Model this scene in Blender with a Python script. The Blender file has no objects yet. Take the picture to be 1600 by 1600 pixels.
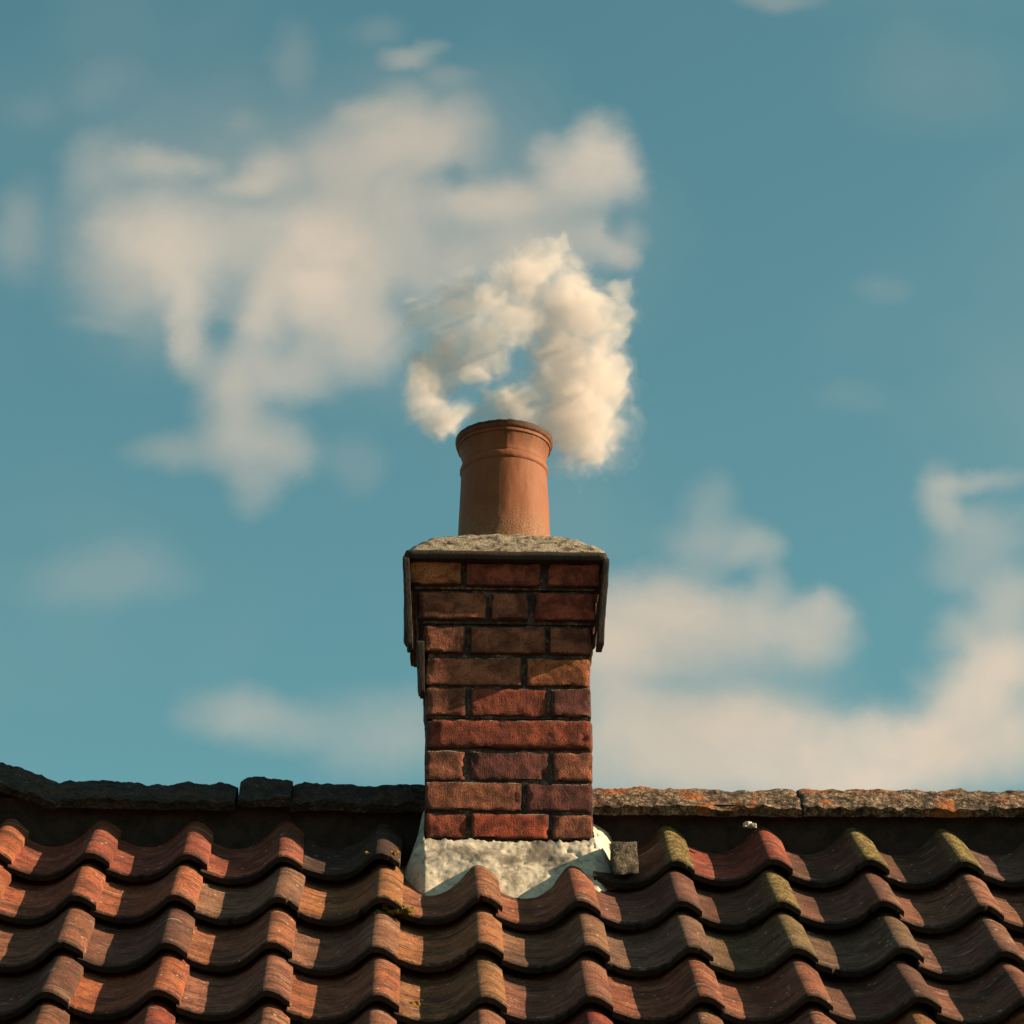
import bpy, math, random
import numpy as np
from mathutils import Vector, Matrix, noise as mnoise

R = math.radians
scene = bpy.context.scene
Z0 = 5.1                       # height of the construction datum above the ground

# ------------------------------------------------------------------ camera
SUN_EL, SUN_AZ = 23.5, 6.5     # elevation, degrees in front of the +X axis
PITCH, YAW = 25.5, 1.8037
cam_d = bpy.data.cameras.new("camera")
cam = bpy.data.objects.new("camera", cam_d)
scene.collection.objects.link(cam)
cam.location = (-0.2237, -7.1038, -3.3900 + Z0)
cam.rotation_euler = (R(90 + PITCH), 0, R(-YAW))
cam_d.sensor_width = 36.0
cam_d.sensor_fit = 'HORIZONTAL'
cam_d.lens = 36.0 * 5000.0 / 1600.0
cam_d.clip_start = 0.1
cam_d.clip_end = 3000.0
scene.camera = cam

# ------------------------------------------------------------------ render look
scene.view_settings.view_transform = 'Standard'
scene.view_settings.look = 'None'
scene.view_settings.exposure = 1.5
scene.view_settings.gamma = 1.0
scene.cycles.volume_bounces = 8
scene.cycles.max_bounces = 12

# ------------------------------------------------------------------ sun
sun_d = bpy.data.lights.new("sun", 'SUN')
sun_d.energy = 5.0
sun_d.angle = R(0.5)
sun_d.color = (1.0, 0.71, 0.43)
sun = bpy.data.objects.new("sun", sun_d)
scene.collection.objects.link(sun)
sdir = Vector((math.cos(R(SUN_EL)) * math.cos(R(SUN_AZ)), -math.cos(R(SUN_EL)) * math.sin(R(SUN_AZ)), math.sin(R(SUN_EL))))
sun.rotation_euler = sdir.to_track_quat('Z', 'Y').to_euler()
sun.location = (6, -1, 12)


# ------------------------------------------------------------------ node helper
class NT:
    def __init__(self, tree):
        self.t = tree

    def n(self, typ, ins=None, **props):
        nd = self.t.nodes.new(typ)
        for k, v in props.items():
            setattr(nd, k, v)
        for k, v in (ins or {}).items():
            s = nd.inputs[k]
            if isinstance(v, bpy.types.NodeSocket):
                self.t.links.new(v, s)
            else:
                s.default_value = v
        return nd

    def m(self, op, a, b=0.0, c=0.0, clamp=False):
        nd = self.n('ShaderNodeMath', {0: a, 1: b, 2: c}, operation=op)
        nd.use_clamp = clamp
        return nd.outputs[0]

    def vm(self, op, a, b=(0, 0, 0)):
        nd = self.n('ShaderNodeVectorMath', {0: a, 1: b}, operation=op)
        return nd.outputs['Value'] if op in ('LENGTH', 'DOT_PRODUCT', 'DISTANCE') else nd.outputs[0]

    def mix(self, f, a, b, blend='MIX'):
        nd = self.n('ShaderNodeMix', data_type='RGBA', blend_type=blend)
        for i, v in ((0, f), (6, a), (7, b)):
            s = nd.inputs[i]
            if isinstance(v, bpy.types.NodeSocket):
                self.t.links.new(v, s)
            else:
                s.default_value = v if i == 0 or len(v) == 4 else (*v, 1)
        return nd.outputs[2]

    def ss(self, v, a, b, lo=0.0, hi=1.0):
        nd = self.n('ShaderNodeMapRange', {0: v, 1: a, 2: b, 3: lo, 4: hi}, interpolation_type='SMOOTHSTEP')
        return nd.outputs[0]

    def noise(self, vec, scale, detail=4.0, rough=0.55, dist=0.0):
        return self.n('ShaderNodeTexNoise', {'Vector': vec, 'Scale': scale, 'Detail': detail, 'Roughness': rough, 'Distortion': dist}).outputs['Fac']

    def scale(self, vec, s):
        return self.n('ShaderNodeVectorMath', {0: vec, 1: s}, operation='MULTIPLY').outputs[0]

    def attr(self, name):
        return self.n('ShaderNodeAttribute', attribute_name=name)


# ------------------------------------------------------------------ sky
world = bpy.data.worlds.new("World")
scene.world = world
world.use_nodes = True
wt = world.node_tree
wt.nodes.clear()
W = NT(wt)
SKY_STRENGTH = 0.055
sky = W.n('ShaderNodeTexSky', sky_type='NISHITA', sun_disc=False, sun_elevation=R(SUN_EL),
          sun_rotation=math.atan2(sdir.x, sdir.y), air_density=1.0, dust_density=1.0, ozone_density=1.5)
tc = W.n('ShaderNodeTexCoord')
dvec = tc.outputs['Generated']
sep = W.n('ShaderNodeSeparateXYZ', {0: dvec})
yy = W.m('MAXIMUM', W.m('ABSOLUTE', sep.outputs[1]), 0.02)
u = W.m('DIVIDE', sep.outputs[0], yy)
w = W.m('DIVIDE', sep.outputs[2], yy)
uw = W.n('ShaderNodeCombineXYZ', {0: u, 1: w, 2: 0.0}).outputs[0]
# soft turbulence of the cloud edges
wn = W.n('ShaderNodeTexNoise', {'Vector': uw, 'Scale': 13.0, 'Detail': 6.0, 'Roughness': 0.6})
warp = W.n('ShaderNodeVectorMath', {0: wn.outputs['Color'], 1: (0.5, 0.5, 0.5)}, operation='SUBTRACT').outputs[0]
warp = W.n('ShaderNodeVectorMath', {0: warp, 1: (0.036, 0.032, 0.0)}, operation='MULTIPLY').outputs[0]
uww = W.vm('ADD', uw, warp)
# clouds: centre (u, w), half sizes, cover
CLOUDS = [
    (-0.024, 0.589, 0.1018, 0.0657, 0.32), (-0.0994, 0.577, 0.0412, 0.0457, 0.25), (0.0921, 0.411, 0.0565, 0.026, 0.35), (-0.0368, 0.5768, 0.0276, 0.0267, 0.96),
    (-0.0373, 0.5702, 0.0344, 0.0347, 0.35), (-0.0571, 0.5508, 0.0114, 0.0196, 0.55), (-0.0178, 0.5444, 0.0125, 0.0182, 0.55), (-0.0323, 0.552, 0.0171, 0.0196, 0.45),
    (-0.0415, 0.5304, 0.0203, 0.0128, 0.55), (-0.0965, 0.5882, 0.0218, 0.0201, 0.68), (-0.1065, 0.5776, 0.0194, 0.02, 0.45), (-0.0881, 0.5708, 0.0126, 0.0199, 0.48),
    (-0.0856, 0.5503, 0.0091, 0.0196, 0.48), (-0.1163, 0.5599, 0.0125, 0.0171, 0.22), (-0.0836, 0.5348, 0.0101, 0.0129, 0.38), (-0.0653, 0.5267, 0.0169, 0.0141, 0.48),
    (-0.0648, 0.513, 0.0168, 0.0165, 0.42), (-0.0585, 0.5001, 0.0212, 0.0163, 0.42), (-0.0877, 0.4964, 0.0189, 0.0095, 0.28), (-0.0579, 0.4832, 0.0111, 0.0104, 0.22),
    (-0.0437, 0.5036, 0.0123, 0.0151, 0.28), (-0.0214, 0.4957, 0.0134, 0.0125, 0.13), (-0.0962, 0.6151, 0.0151, 0.0071, 0.4), (-0.1174, 0.6128, 0.0151, 0.015, 0.22),
    (-0.0809, 0.6154, 0.0079, 0.0054, 0.22), (-0.0594, 0.6139, 0.0105, 0.0137, 0.42), (-0.0682, 0.6064, 0.0127, 0.0068, 0.32), (-0.0676, 0.6357, 0.008, 0.0066, 0.09),
    (-0.1178, 0.6455, 0.0164, 0.0126, 0.08), (-0.1467, 0.6358, 0.014, 0.0083, 0.05), (-0.1456, 0.5838, 0.0114, 0.0254, 0.22), (-0.0704, 0.5852, 0.0172, 0.0147, 0.33),
    (-0.0164, 0.6312, 0.0223, 0.0183, 0.56), (-0.029, 0.6401, 0.0094, 0.0078, 0.26), (-0.0037, 0.6276, 0.0169, 0.0155, 0.46), (0.0115, 0.6298, 0.0169, 0.0172, 0.36),
    (-0.0237, 0.6111, 0.0268, 0.015, 0.4), (-0.0065, 0.5971, 0.0174, 0.0176, 0.42), (-0.041, 0.6217, 0.0128, 0.0151, 0.28), (0.038, 0.6033, 0.0245, 0.013, 0.58),
    (0.0196, 0.6011, 0.0221, 0.0114, 0.46), (0.0614, 0.6163, 0.0155, 0.0176, 0.78), (0.0646, 0.6289, 0.0118, 0.013, 0.55), (0.0736, 0.6165, 0.0084, 0.0165, 0.45),
    (0.0505, 0.6215, 0.0122, 0.0116, 0.36), (0.0458, 0.6269, 0.0089, 0.0074, 0.26), (0.0641, 0.5842, 0.0134, 0.0139, 0.48), (0.0456, 0.5873, 0.0213, 0.014, 0.42),
    (0.0303, 0.5801, 0.0242, 0.0166, 0.38), (0.003, 0.5759, 0.0212, 0.0165, 0.36), (0.07, 0.5774, 0.0074, 0.0072, 0.28), (-0.0105, 0.6609, 0.0138, 0.0062, 0.36),
    (0.0006, 0.6665, 0.009, 0.0051, 0.2), (-0.0516, 0.6642, 0.0081, 0.017, 0.13), (-0.0234, 0.6745, 0.0143, 0.0086, 0.1), (0.0055, 0.6519, 0.0128, 0.0056, 0.16),
    (0.087, 0.4436, 0.0187, 0.014, 0.68), (0.0819, 0.4309, 0.0317, 0.0191, 0.82), (0.1126, 0.4344, 0.0246, 0.0148, 0.6), (0.1356, 0.4337, 0.0158, 0.0148, 0.6),
    (0.1379, 0.4421, 0.0084, 0.0072, 0.36), (0.0675, 0.4201, 0.0185, 0.0249, 0.7), (0.0718, 0.3869, 0.0344, 0.0208, 0.72), (0.1141, 0.395, 0.0443, 0.0167, 0.88),
    (0.1471, 0.3885, 0.0464, 0.0166, 0.9), (0.171, 0.3958, 0.0336, 0.0154, 0.9), (0.1908, 0.4118, 0.0201, 0.017, 0.82), (0.2013, 0.4242, 0.0158, 0.0148, 0.82),
    (0.1944, 0.3935, 0.0308, 0.0167, 0.82), (0.1277, 0.3792, 0.0602, 0.0119, 0.75), (0.1924, 0.4364, 0.0159, 0.0149, 0.46), (0.2038, 0.4493, 0.0137, 0.0126, 0.46),
    (0.0976, 0.4809, 0.0116, 0.0149, 0.18), (0.1, 0.4648, 0.0182, 0.0127, 0.32), (0.1135, 0.4628, 0.0093, 0.0103, 0.22), (0.117, 0.4481, 0.0071, 0.0101, 0.22),
    (0.183, 0.4896, 0.0101, 0.0155, 0.36), (0.1961, 0.4943, 0.0185, 0.006, 0.32), (0.1882, 0.4769, 0.0139, 0.0129, 0.26), (0.2037, 0.4739, 0.0139, 0.0129, 0.26),
    (0.191, 0.4607, 0.0182, 0.0103, 0.22), (-0.063, 0.4009, 0.0193, 0.0116, 0.3), (-0.0478, 0.3953, 0.0193, 0.0115, 0.26), (-0.0114, 0.3935, 0.0279, 0.0197, 0.34),
    (-0.1084, 0.4497, 0.0327, 0.0145, 0.16), (0.1651, 0.5672, 0.0139, 0.0066, 0.07), (0.1516, 0.5242, 0.0182, 0.0077, 0.06), (0.1863, 0.6562, 0.0383, 0.0256, 0.06),
    (0.1327, 0.6921, 0.0169, 0.0064, 0.22), (-0.1205, 0.5453, 0.0135, 0.0046, 0.1),
]
HOLES = [
    (-0.0705, 0.5453, 0.0054, 0.0067, 0.5), (0.0133, 0.6118, 0.0075, 0.0071, 0.45), (0.0674, 0.592, 0.0051, 0.0097, 0.6), (-0.0074, 0.5636, 0.0059, 0.0105, 0.3),
    (0.0938, 0.4096, 0.0271, 0.0051, 0.15), (0.0201, 0.5529, 0.0114, 0.0157, 0.3),
]
inv = None
for cu, cw, ru, rw, st in CLOUDS:
    d = W.vm('SUBTRACT', uww, (cu, cw, 0.0))
    d = W.scale(d, (1 / ru, 1 / rw, 0.0))
    ln = W.vm('LENGTH', d)
    a = W.ss(ln, 1.3, 0.12, 1.0, 1.0 - st)
    inv = a if inv is None else W.m('MULTIPLY', inv, a)
cov = W.m('SUBTRACT', 1.0, inv)
for cu, cw, ru, rw, st in HOLES:
    d = W.scale(W.vm('SUBTRACT', uww, (cu, cw, 0.0)), (1 / ru, 1 / rw, 0.0))
    cov = W.m('MULTIPLY', cov, W.ss(W.vm('LENGTH', d), 1.3, 0.2, 1.0, 1.0 - st))
fine = W.noise(uww, 22.0, 5.0, 0.55, 0.3)
big = W.noise(uw, 6.0, 3.0, 0.5)
cov = W.m('MULTIPLY', cov, W.ss(fine, 0.28, 0.62, 0.82, 1.06))
veil = W.m('MULTIPLY', W.ss(big, 0.45, 0.75), 0.09)
cov = W.m('ADD', cov, veil, clamp=True)
# overhead and behind: broad bright cloud fields of the same kind (they light the shade)
up = W.ss(sep.outputs[2], 0.62, 0.85)
beh = W.ss(sep.outputs[1], 0.1, -0.4)
other = W.m('MULTIPLY', W.m('MAXIMUM', up, beh), W.ss(W.noise(dvec, 2.2, 5.0, 0.55), 0.40, 0.62))
cov = W.m('MAXIMUM', cov, W.m('MULTIPLY', other, 0.25))
teal = W.mix(1.0, sky.outputs[0], (0.66, 1.03, 0.735), 'MULTIPLY')
CL = tuple(c / 2.83 for c in (0.75, 0.635, 0.50))
cl = tuple(c / SKY_STRENGTH for c in CL)
shade = W.ss(W.noise(uww, 9.0, 3.0, 0.5), 0.3, 0.7)
clc = W.mix(shade, tuple(c * 0.86 for c in cl), cl)
col = W.mix(cov, teal, clc)
bg = W.n('ShaderNodeBackground', {'Color': col, 'Strength': SKY_STRENGTH})
out = W.n('ShaderNodeOutputWorld')
wt.links.new(bg.outputs[0], out.inputs[0])


# ------------------------------------------------------------------ mesh helper
class MB:
    """Collects quads with a colour and a texture coordinate per vertex; one build() makes one mesh object."""

    def __init__(self):
        self.v, self.f, self.mi, self.c, self.t = [], [], [], [], []
        self.nv = 0

    def add(self, verts, faces, mat=0, col=(1, 1, 1, 0), tex=None):
        verts = np.asarray(verts, float)
        n = len(verts)
        self.v.append(verts)
        for f in faces:
            self.f.append(tuple(int(i) + self.nv for i in f))
            self.mi.append(mat)
        col = np.asarray(col, float)
        self.c.append(np.tile(col, (n, 1)) if col.ndim == 1 else col)
        self.t.append(np.zeros((n, 3)) if tex is None else np.asarray(tex, float))
        self.nv += n

    def build(self, name, mats, parent=None, loc=(0, 0, 0), smooth=True, angle=40):
        me = bpy.data.meshes.new(name)
        V = np.concatenate(self.v)
        me.from_pydata(V.tolist(), [], self.f)
        for m in mats:
            me.materials.append(m)
        me.polygons.foreach_set('material_index', self.mi)
        a = me.attributes.new('tint', 'FLOAT_COLOR', 'POINT')
        a.data.foreach_set('color', np.concatenate(self.c).ravel())
        b = me.attributes.new('tex', 'FLOAT_VECTOR', 'POINT')
        b.data.foreach_set('vector', np.concatenate(self.t).ravel())
        if smooth:
            me.polygons.foreach_set('use_smooth', [True] * len(me.polygons))
            try:
                me.set_sharp_from_angle(angle=R(angle))
            except Exception:
                pass
        me.update()
        o = bpy.data.objects.new(name, me)
        scene.collection.objects.link(o)
        o.parent = parent
        o.location = loc
        return o


def grid_faces(nu, nv, flip=False, base=0):
    f = []
    for j in range(nv - 1):
        for i in range(nu - 1):
            a = base + j * nu + i
            q = (a, a + 1, a + nu + 1, a + nu)
            f.append(q[::-1] if flip else q)
    return f


def fbm(p, s, o=3):
    return mnoise.fractal(Vector(p) * s, 0.9, 2.0, o, noise_basis='PERLIN_ORIGINAL')


def rbox(size, r, n, amp=0.0, ns=20.0, seed=0.0, chip=0.0):
    """A rounded, slightly worn box about the origin: verts, faces and local -1..1 coordinates."""
    hx, hy, hz = (s / 2 for s in size)
    h = np.array([hx, hy, hz])
    vid, verts, tex, faces = {}, [], [], []

    def key(p):
        return tuple(np.round(p, 5))

    def vert(p):
        k = key(p)
        if k in vid:
            return vid[k]
        P = np.array(p) * h
        q = np.clip(P, -h + r, h - r)
        d = P - q
        l = np.linalg.norm(d)
        nrm = d / l if l > 1e-9 else np.zeros(3)
        if l > 1e-9:
            P = q + nrm * r
        if amp:
            s3 = P + seed
            a = fbm(s3, ns) * amp
            edge = np.sum(np.abs(p) > 0.86) >= 2
            if chip and edge:
                c = max(0.0, fbm(s3 + 7.7, ns * 0.9) - 0.05)
                a -= chip * c
            P = P + nrm * a
        vid[k] = len(verts)
        verts.append(P)
        tex.append(p)
        return vid[k]

    lin = [np.linspace(-1, 1, k + 1) for k in n]
    for ax in range(3):
        b, c = [(1, 2), (2, 0), (0, 1)][ax]
        for sgn in (-1, 1):
            for i in range(n[b]):
                for j in range(n[c]):
                    q = []
                    for di, dj in ((0, 0), (1, 0), (1, 1), (0, 1)):
                        p = [0, 0, 0]
                        p[ax] = sgn
                        p[b] = lin[b][i + di]
                        p[c] = lin[c][j + dj]
                        q.append(vert(tuple(p)))
                    faces.append(q if sgn > 0 else q[::-1])
    return np.array(verts), faces, np.array(tex)


# ------------------------------------------------------------------ materials
def new_mat(name):
    m = bpy.data.materials.new(name)
    m.use_nodes = True
    m.node_tree.nodes.clear()
    return m, NT(m.node_tree)


def finish(m, N, col, rough, height=None, dist=0.01, strength=1.0, spec=0.25, k=1.0):
    if k != 1.0:
        col = N.mix(1.0, col, (k, k, k), 'MULTIPLY')
    ins = {'Base Color': col, 'Roughness': rough, 'Specular IOR Level': spec}
    if height is not None:
        b = N.n('ShaderNodeBump', {'Height': height, 'Distance': dist, 'Strength': strength})
        ins['Normal'] = b.outputs[0]
    p = N.n('ShaderNodeBsdfPrincipled', ins)
    o = N.n('ShaderNodeOutputMaterial')
    m.node_tree.links.new(p.outputs[0], o.inputs[0])
    return m


def mat_tile():
    m, N = new_mat('weathered_pantile')
    tint = N.attr('tint')
    tex = N.attr('tex').outputs['Vector']          # metres across, metres down, tile seed
    moss_a = tint.outputs['Alpha']
    s = N.n('ShaderNodeSeparateXYZ', {0: tex})
    across, down, seed = s.outputs
    pos = N.n('ShaderNodeTexCoord').outputs['Object']
    v = N.n('ShaderNodeCombineXYZ', {0: across, 1: down, 2: N.m('MULTIPLY', seed, 9.0)}).outputs[0]
    wob = N.m('MULTIPLY', N.m('SUBTRACT', N.noise(v, 26, 3, 0.5), 0.5), 0.016)
    vw = N.vm('ADD', v, N.n('ShaderNodeCombineXYZ', {0: 0.0, 1: wob, 2: 0.0}).outputs[0])
    streak = N.noise(N.scale(vw, (7, 50, 1)), 1.0, 8, 0.72, 0.6)      # scratches across the tile
    streak2 = N.noise(N.scale(vw, (13, 120, 1)), 1.0, 5, 0.68, 0.5)
    blot = N.noise(v, 15, 6, 0.65, 0.5)
    fine = N.noise(pos, 85, 6, 0.72)
    grit = N.noise(pos, 210, 4, 0.7)
    col = N.mix(N.ss(blot, 0.34, 0.66), N.mix(1.0, tint.outputs['Color'], (0.52, 0.47, 0.5), 'MULTIPLY'), tint.outputs['Color'])
    col = N.mix(N.m('MULTIPLY', N.ss(grit, 0.5, 0.7), 0.4), col, N.mix(1.0, col, (1.5, 1.5, 1.45), 'MULTIPLY'))
    col = N.mix(N.m('MULTIPLY', N.ss(streak, 0.50, 0.60), 0.75), col, (0.05, 0.036, 0.03))
    pit = N.m('ADD', N.m('MULTIPLY', fine, 0.6), N.m('MULTIPLY', grit, 0.4))
    col = N.mix(N.m('MULTIPLY', N.ss(pit, 0.49, 0.39), 0.8), col, (0.04, 0.028, 0.025))
    # pale scratches and lichen
    col = N.mix(N.m('MULTIPLY', N.m('MULTIPLY', N.ss(streak2, 0.57, 0.63), N.ss(N.noise(v, 18, 3), 0.47, 0.58)), 0.7), col, (0.55, 0.43, 0.35))
    vor = N.n('ShaderNodeTexVoronoi', {'Vector': pos, 'Scale': 34.0}).outputs['Distance']
    spk = N.m('MULTIPLY', N.ss(N.m('ADD', vor, N.m('MULTIPLY', N.m('SUBTRACT', grit, 0.5), 0.1)), 0.15, 0.09), N.ss(N.noise(pos, 11, 3), 0.47, 0.56))
    col = N.mix(N.m('MULTIPLY', spk, 0.8), col, (0.7, 0.6, 0.46))
    # moss, mostly on the roll
    mn = N.noise(pos, 55, 6, 0.72)
    mm = N.m('MULTIPLY', N.ss(mn, 0.36, 0.58), moss_a)
    col = N.mix(mm, col, N.mix(N.ss(grit, 0.38, 0.62), (0.15, 0.125, 0.035), (0.52, 0.42, 0.14)))
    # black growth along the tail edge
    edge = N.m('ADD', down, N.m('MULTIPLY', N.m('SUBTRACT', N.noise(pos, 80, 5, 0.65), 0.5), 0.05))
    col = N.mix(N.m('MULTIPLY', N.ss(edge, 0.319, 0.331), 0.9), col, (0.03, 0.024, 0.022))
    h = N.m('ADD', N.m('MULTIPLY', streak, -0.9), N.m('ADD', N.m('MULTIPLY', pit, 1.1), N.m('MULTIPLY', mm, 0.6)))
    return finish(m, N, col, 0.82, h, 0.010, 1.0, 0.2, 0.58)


def mat_brick():
    m, N = new_mat('old_red_brick')
    tint = N.attr('tint')
    tex = N.attr('tex').outputs['Vector']
    s = N.n('ShaderNodeSeparateXYZ', {0: tex})
    pos = N.n('ShaderNodeTexCoord').outputs['Object']
    blot = N.noise(pos, 22, 5, 0.62, 0.5)
    grit = N.noise(pos, 330, 3, 0.65)
    drag = N.noise(N.scale(pos, (160, 160, 22)), 1.0, 3, 0.5)
    col = N.mix(N.ss(blot, 0.36, 0.66), N.mix(1.0, tint.outputs['Color'], (0.34, 0.30, 0.34), 'MULTIPLY'), tint.outputs['Color'])
    col = N.mix(N.m('MULTIPLY', N.ss(grit, 0.52, 0.68), 0.5), col, N.mix(1.0, col, (1.7, 1.6, 1.35), 'MULTIPLY'))
    col = N.mix(N.m('MULTIPLY', N.ss(grit, 0.47, 0.36), 0.75), col, (0.03, 0.022, 0.022))
    # soot that gathers on the arrises
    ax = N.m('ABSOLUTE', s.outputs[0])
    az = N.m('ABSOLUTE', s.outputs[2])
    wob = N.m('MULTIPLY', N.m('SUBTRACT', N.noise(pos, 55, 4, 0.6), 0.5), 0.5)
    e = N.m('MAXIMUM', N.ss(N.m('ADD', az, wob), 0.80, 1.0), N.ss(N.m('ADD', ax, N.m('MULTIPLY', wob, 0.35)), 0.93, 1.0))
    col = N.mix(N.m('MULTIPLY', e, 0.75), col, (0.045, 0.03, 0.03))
    # lime left along the top arris
    lime = N.m('MULTIPLY', N.ss(N.m('ADD', s.outputs[2], N.m('MULTIPLY', wob, 0.4)), 0.90, 0.97), N.ss(N.noise(pos, 38, 5, 0.7), 0.47, 0.56))
    lime = N.m('MULTIPLY', lime, tint.outputs['Alpha'])
    col = N.mix(N.m('MULTIPLY', lime, 0.8), col, (0.55, 0.44, 0.33))
    h = N.m('ADD', N.m('MULTIPLY', grit, 0.7), N.m('ADD', N.m('MULTIPLY', drag, 0.25), N.m('MULTIPLY', blot, 0.8)))
    return finish(m, N, col, 0.85, h, 0.0045, 1.0, 0.2, 0.62)


def mat_mottle(name, dark, mid, light, scale, lo, hi, bump, spot=None, spec=0.2, cell=0.0, k=0.58):
    """Stone, mortar and cement: three tones in uneven patches, grains and optional coloured lichen."""
    m, N = new_mat(name)
    pos = N.n('ShaderNodeTexCoord').outputs['Object']
    a = N.noise(pos, scale, 6, 0.68, 0.4)
    g = N.noise(pos, scale * 7, 4, 0.65)
    c = N.mix(N.ss(a, lo - 0.12, lo + 0.06), dark, mid)
    c = N.mix(N.ss(N.m('ADD', N.m('MULTIPLY', a, 0.5), N.m('MULTIPLY', g, 0.5)), hi - 0.05, hi + 0.06), c, light)
    c = N.mix(N.m('MULTIPLY', N.ss(g, 0.45, 0.34), 0.6), c, dark)
    h = N.m('ADD', N.m('MULTIPLY', a, 0.8), N.m('MULTIPLY', g, 0.5))
    if cell:
        vo = N.n('ShaderNodeTexVoronoi', {'Vector': pos, 'Scale': cell}).outputs['Distance']
        c = N.mix(N.m('MULTIPLY', N.ss(vo, 0.3, 0.65), 0.55), c, dark)
        h = N.m('SUBTRACT', h, N.m('MULTIPLY', vo, 0.7))
    if spot:
        colr, sc, th = spot
        sp = N.ss(N.noise(pos, sc, 5, 0.7, 0.3), th, th + 0.05)
        c = N.mix(N.m('MULTIPLY', sp, N.ss(g, 0.36, 0.5)), c, colr)
    return finish(m, N, c, 0.88, h, bump, 1.0, spec, k)


def mat_pot():
    m, N = new_mat('terracotta')
    pos = N.n('ShaderNodeTexCoord').outputs['Object']
    s = N.n('ShaderNodeSeparateXYZ', {0: pos})
    a = N.noise(pos, 11, 5, 0.6, 0.3)
    g = N.noise(pos, 260, 4, 0.65)
    d = N.noise(N.scale(pos, (60, 60, 7)), 1.0, 4, 0.6)
    c = N.mix(N.ss(a, 0.3, 0.7), (0.46, 0.135, 0.045), (0.55, 0.18, 0.065))
    c = N.mix(N.m('MULTIPLY', N.ss(d, 0.5, 0.72), 0.3), c, (0.30, 0.11, 0.06))
    c = N.mix(N.m('MULTIPLY', N.ss(g, 0.5, 0.36), 0.35), c, (0.17, 0.075, 0.05))
    # gritty pale bloom near the foot, soot on the lip
    low = N.ss(N.m('ADD', s.outputs[2], N.m('MULTIPLY', a, 0.06)), 0.07, -0.03)
    c = N.mix(N.m('MULTIPLY', low, N.ss(g, 0.45, 0.6)), c, (0.55, 0.34, 0.19))
    drip = N.m('MULTIPLY', N.ss(N.m('ADD', s.outputs[2], N.m('MULTIPLY', N.m('SUBTRACT', d, 0.5), 0.16)), 0.19, 0.25), 0.5)
    c = N.mix(drip, c, (0.10, 0.05, 0.035))
    lip = N.ss(N.m('ADD', s.outputs[2], N.m('MULTIPLY', N.m('SUBTRACT', a, 0.5), 0.012)), 0.2365, 0.2400)
    c = N.mix(N.m('MULTIPLY', lip, 0.9), c, (0.05, 0.025, 0.02))
    h = N.m('ADD', N.m('MULTIPLY', a, 0.4), N.m('MULTIPLY', g, N.m('ADD', 0.25, N.m('MULTIPLY', low, 0.6))))
    return finish(m, N, c, 0.72, h, 0.0020, 1.0, 0.3, 0.30)


def mat_smoke(name, density, col=(0.81, 0.765, 0.765), aniso=0.0):
    m, N = new_mat(name)
    v = N.n('ShaderNodeVolumePrincipled', {'Color': (*col, 1), 'Density': density, 'Anisotropy': aniso})
    o = N.n('ShaderNodeOutputMaterial')
    m.node_tree.links.new(v.outputs[0], o.inputs['Volume'])
    return m


M_tile = mat_tile()
M_brick = mat_brick()
M_joint = mat_mottle('shaded_mortar_joint', (0.045, 0.032, 0.03), (0.11, 0.072, 0.06), (0.36, 0.25, 0.18), 32, 0.52, 0.57, 0.004)  # mortar toned dark for the shade inside the recessed joints
M_lime = mat_mottle('lime_mortar', (0.20, 0.175, 0.15), (0.62, 0.56, 0.47), (0.76, 0.70, 0.60), 8, 0.47, 0.55, 0.0022, k=0.62)
M_flaunch = mat_mottle('cement_flaunching', (0.045, 0.04, 0.038), (0.30, 0.26, 0.20), (0.55, 0.48, 0.38), 42, 0.47, 0.53, 0.010)
M_slate = mat_mottle('dark_slate', (0.028, 0.022, 0.022), (0.05, 0.038, 0.036), (0.095, 0.075, 0.068), 24, 0.45, 0.62, 0.003)
M_ridge_shaded = mat_mottle('shaded_ridge_tile', (0.028, 0.021, 0.018), (0.07, 0.048, 0.04), (0.30, 0.24, 0.20), 26, 0.5, 0.60, 0.010,  # near-black colour carries the chimney's shadow along the left ridge
                          spot=((0.11, 0.055, 0.03), 7, 0.56), cell=95)
M_ridge_lichen = mat_mottle('lichened_ridge_tile', (0.035, 0.025, 0.02), (0.17, 0.11, 0.07), (0.50, 0.40, 0.30), 34, 0.48, 0.53, 0.016,
                            spot=((0.38, 0.13, 0.04), 8, 0.53), cell=70, k=0.68)
M_stone = mat_mottle('weathered_stone', (0.06, 0.048, 0.04), (0.17, 0.135, 0.10), (0.42, 0.35, 0.26), 30, 0.47, 0.55, 0.008)
M_bed = mat_mottle('stained_shaded_bedding', (0.024, 0.015, 0.014), (0.05, 0.028, 0.024), (0.12, 0.055, 0.04), 18, 0.5, 0.64, 0.006)  # dark stain, with the ridge overhang's shadow put into the colour
M_moss = mat_mottle('orange_lichen', (0.09, 0.06, 0.015), (0.36, 0.19, 0.03), (0.55, 0.30, 0.05), 90, 0.42, 0.52, 0.006)
M_green = mat_mottle('yellow_green_moss', (0.06, 0.055, 0.012), (0.22, 0.18, 0.035), (0.40, 0.26, 0.05), 90, 0.45, 0.54, 0.006)


# ------------------------------------------------------------------ ground
def mat_ground():
    m, N = new_mat('garden_ground')
    pos = N.n('ShaderNodeTexCoord').outputs['Object']
    a = N.noise(pos, 0.35, 6, 0.6)
    b = N.noise(pos, 9, 5, 0.65)
    c = N.mix(N.ss(a, 0.4, 0.62), (0.16, 0.12, 0.085), (0.085, 0.095, 0.04))
    c = N.mix(N.m('MULTIPLY', N.ss(b, 0.4, 0.7), 0.5), c, (0.05, 0.05, 0.025))
    return finish(m, N, c, 0.95, b, 0.05)


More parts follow.
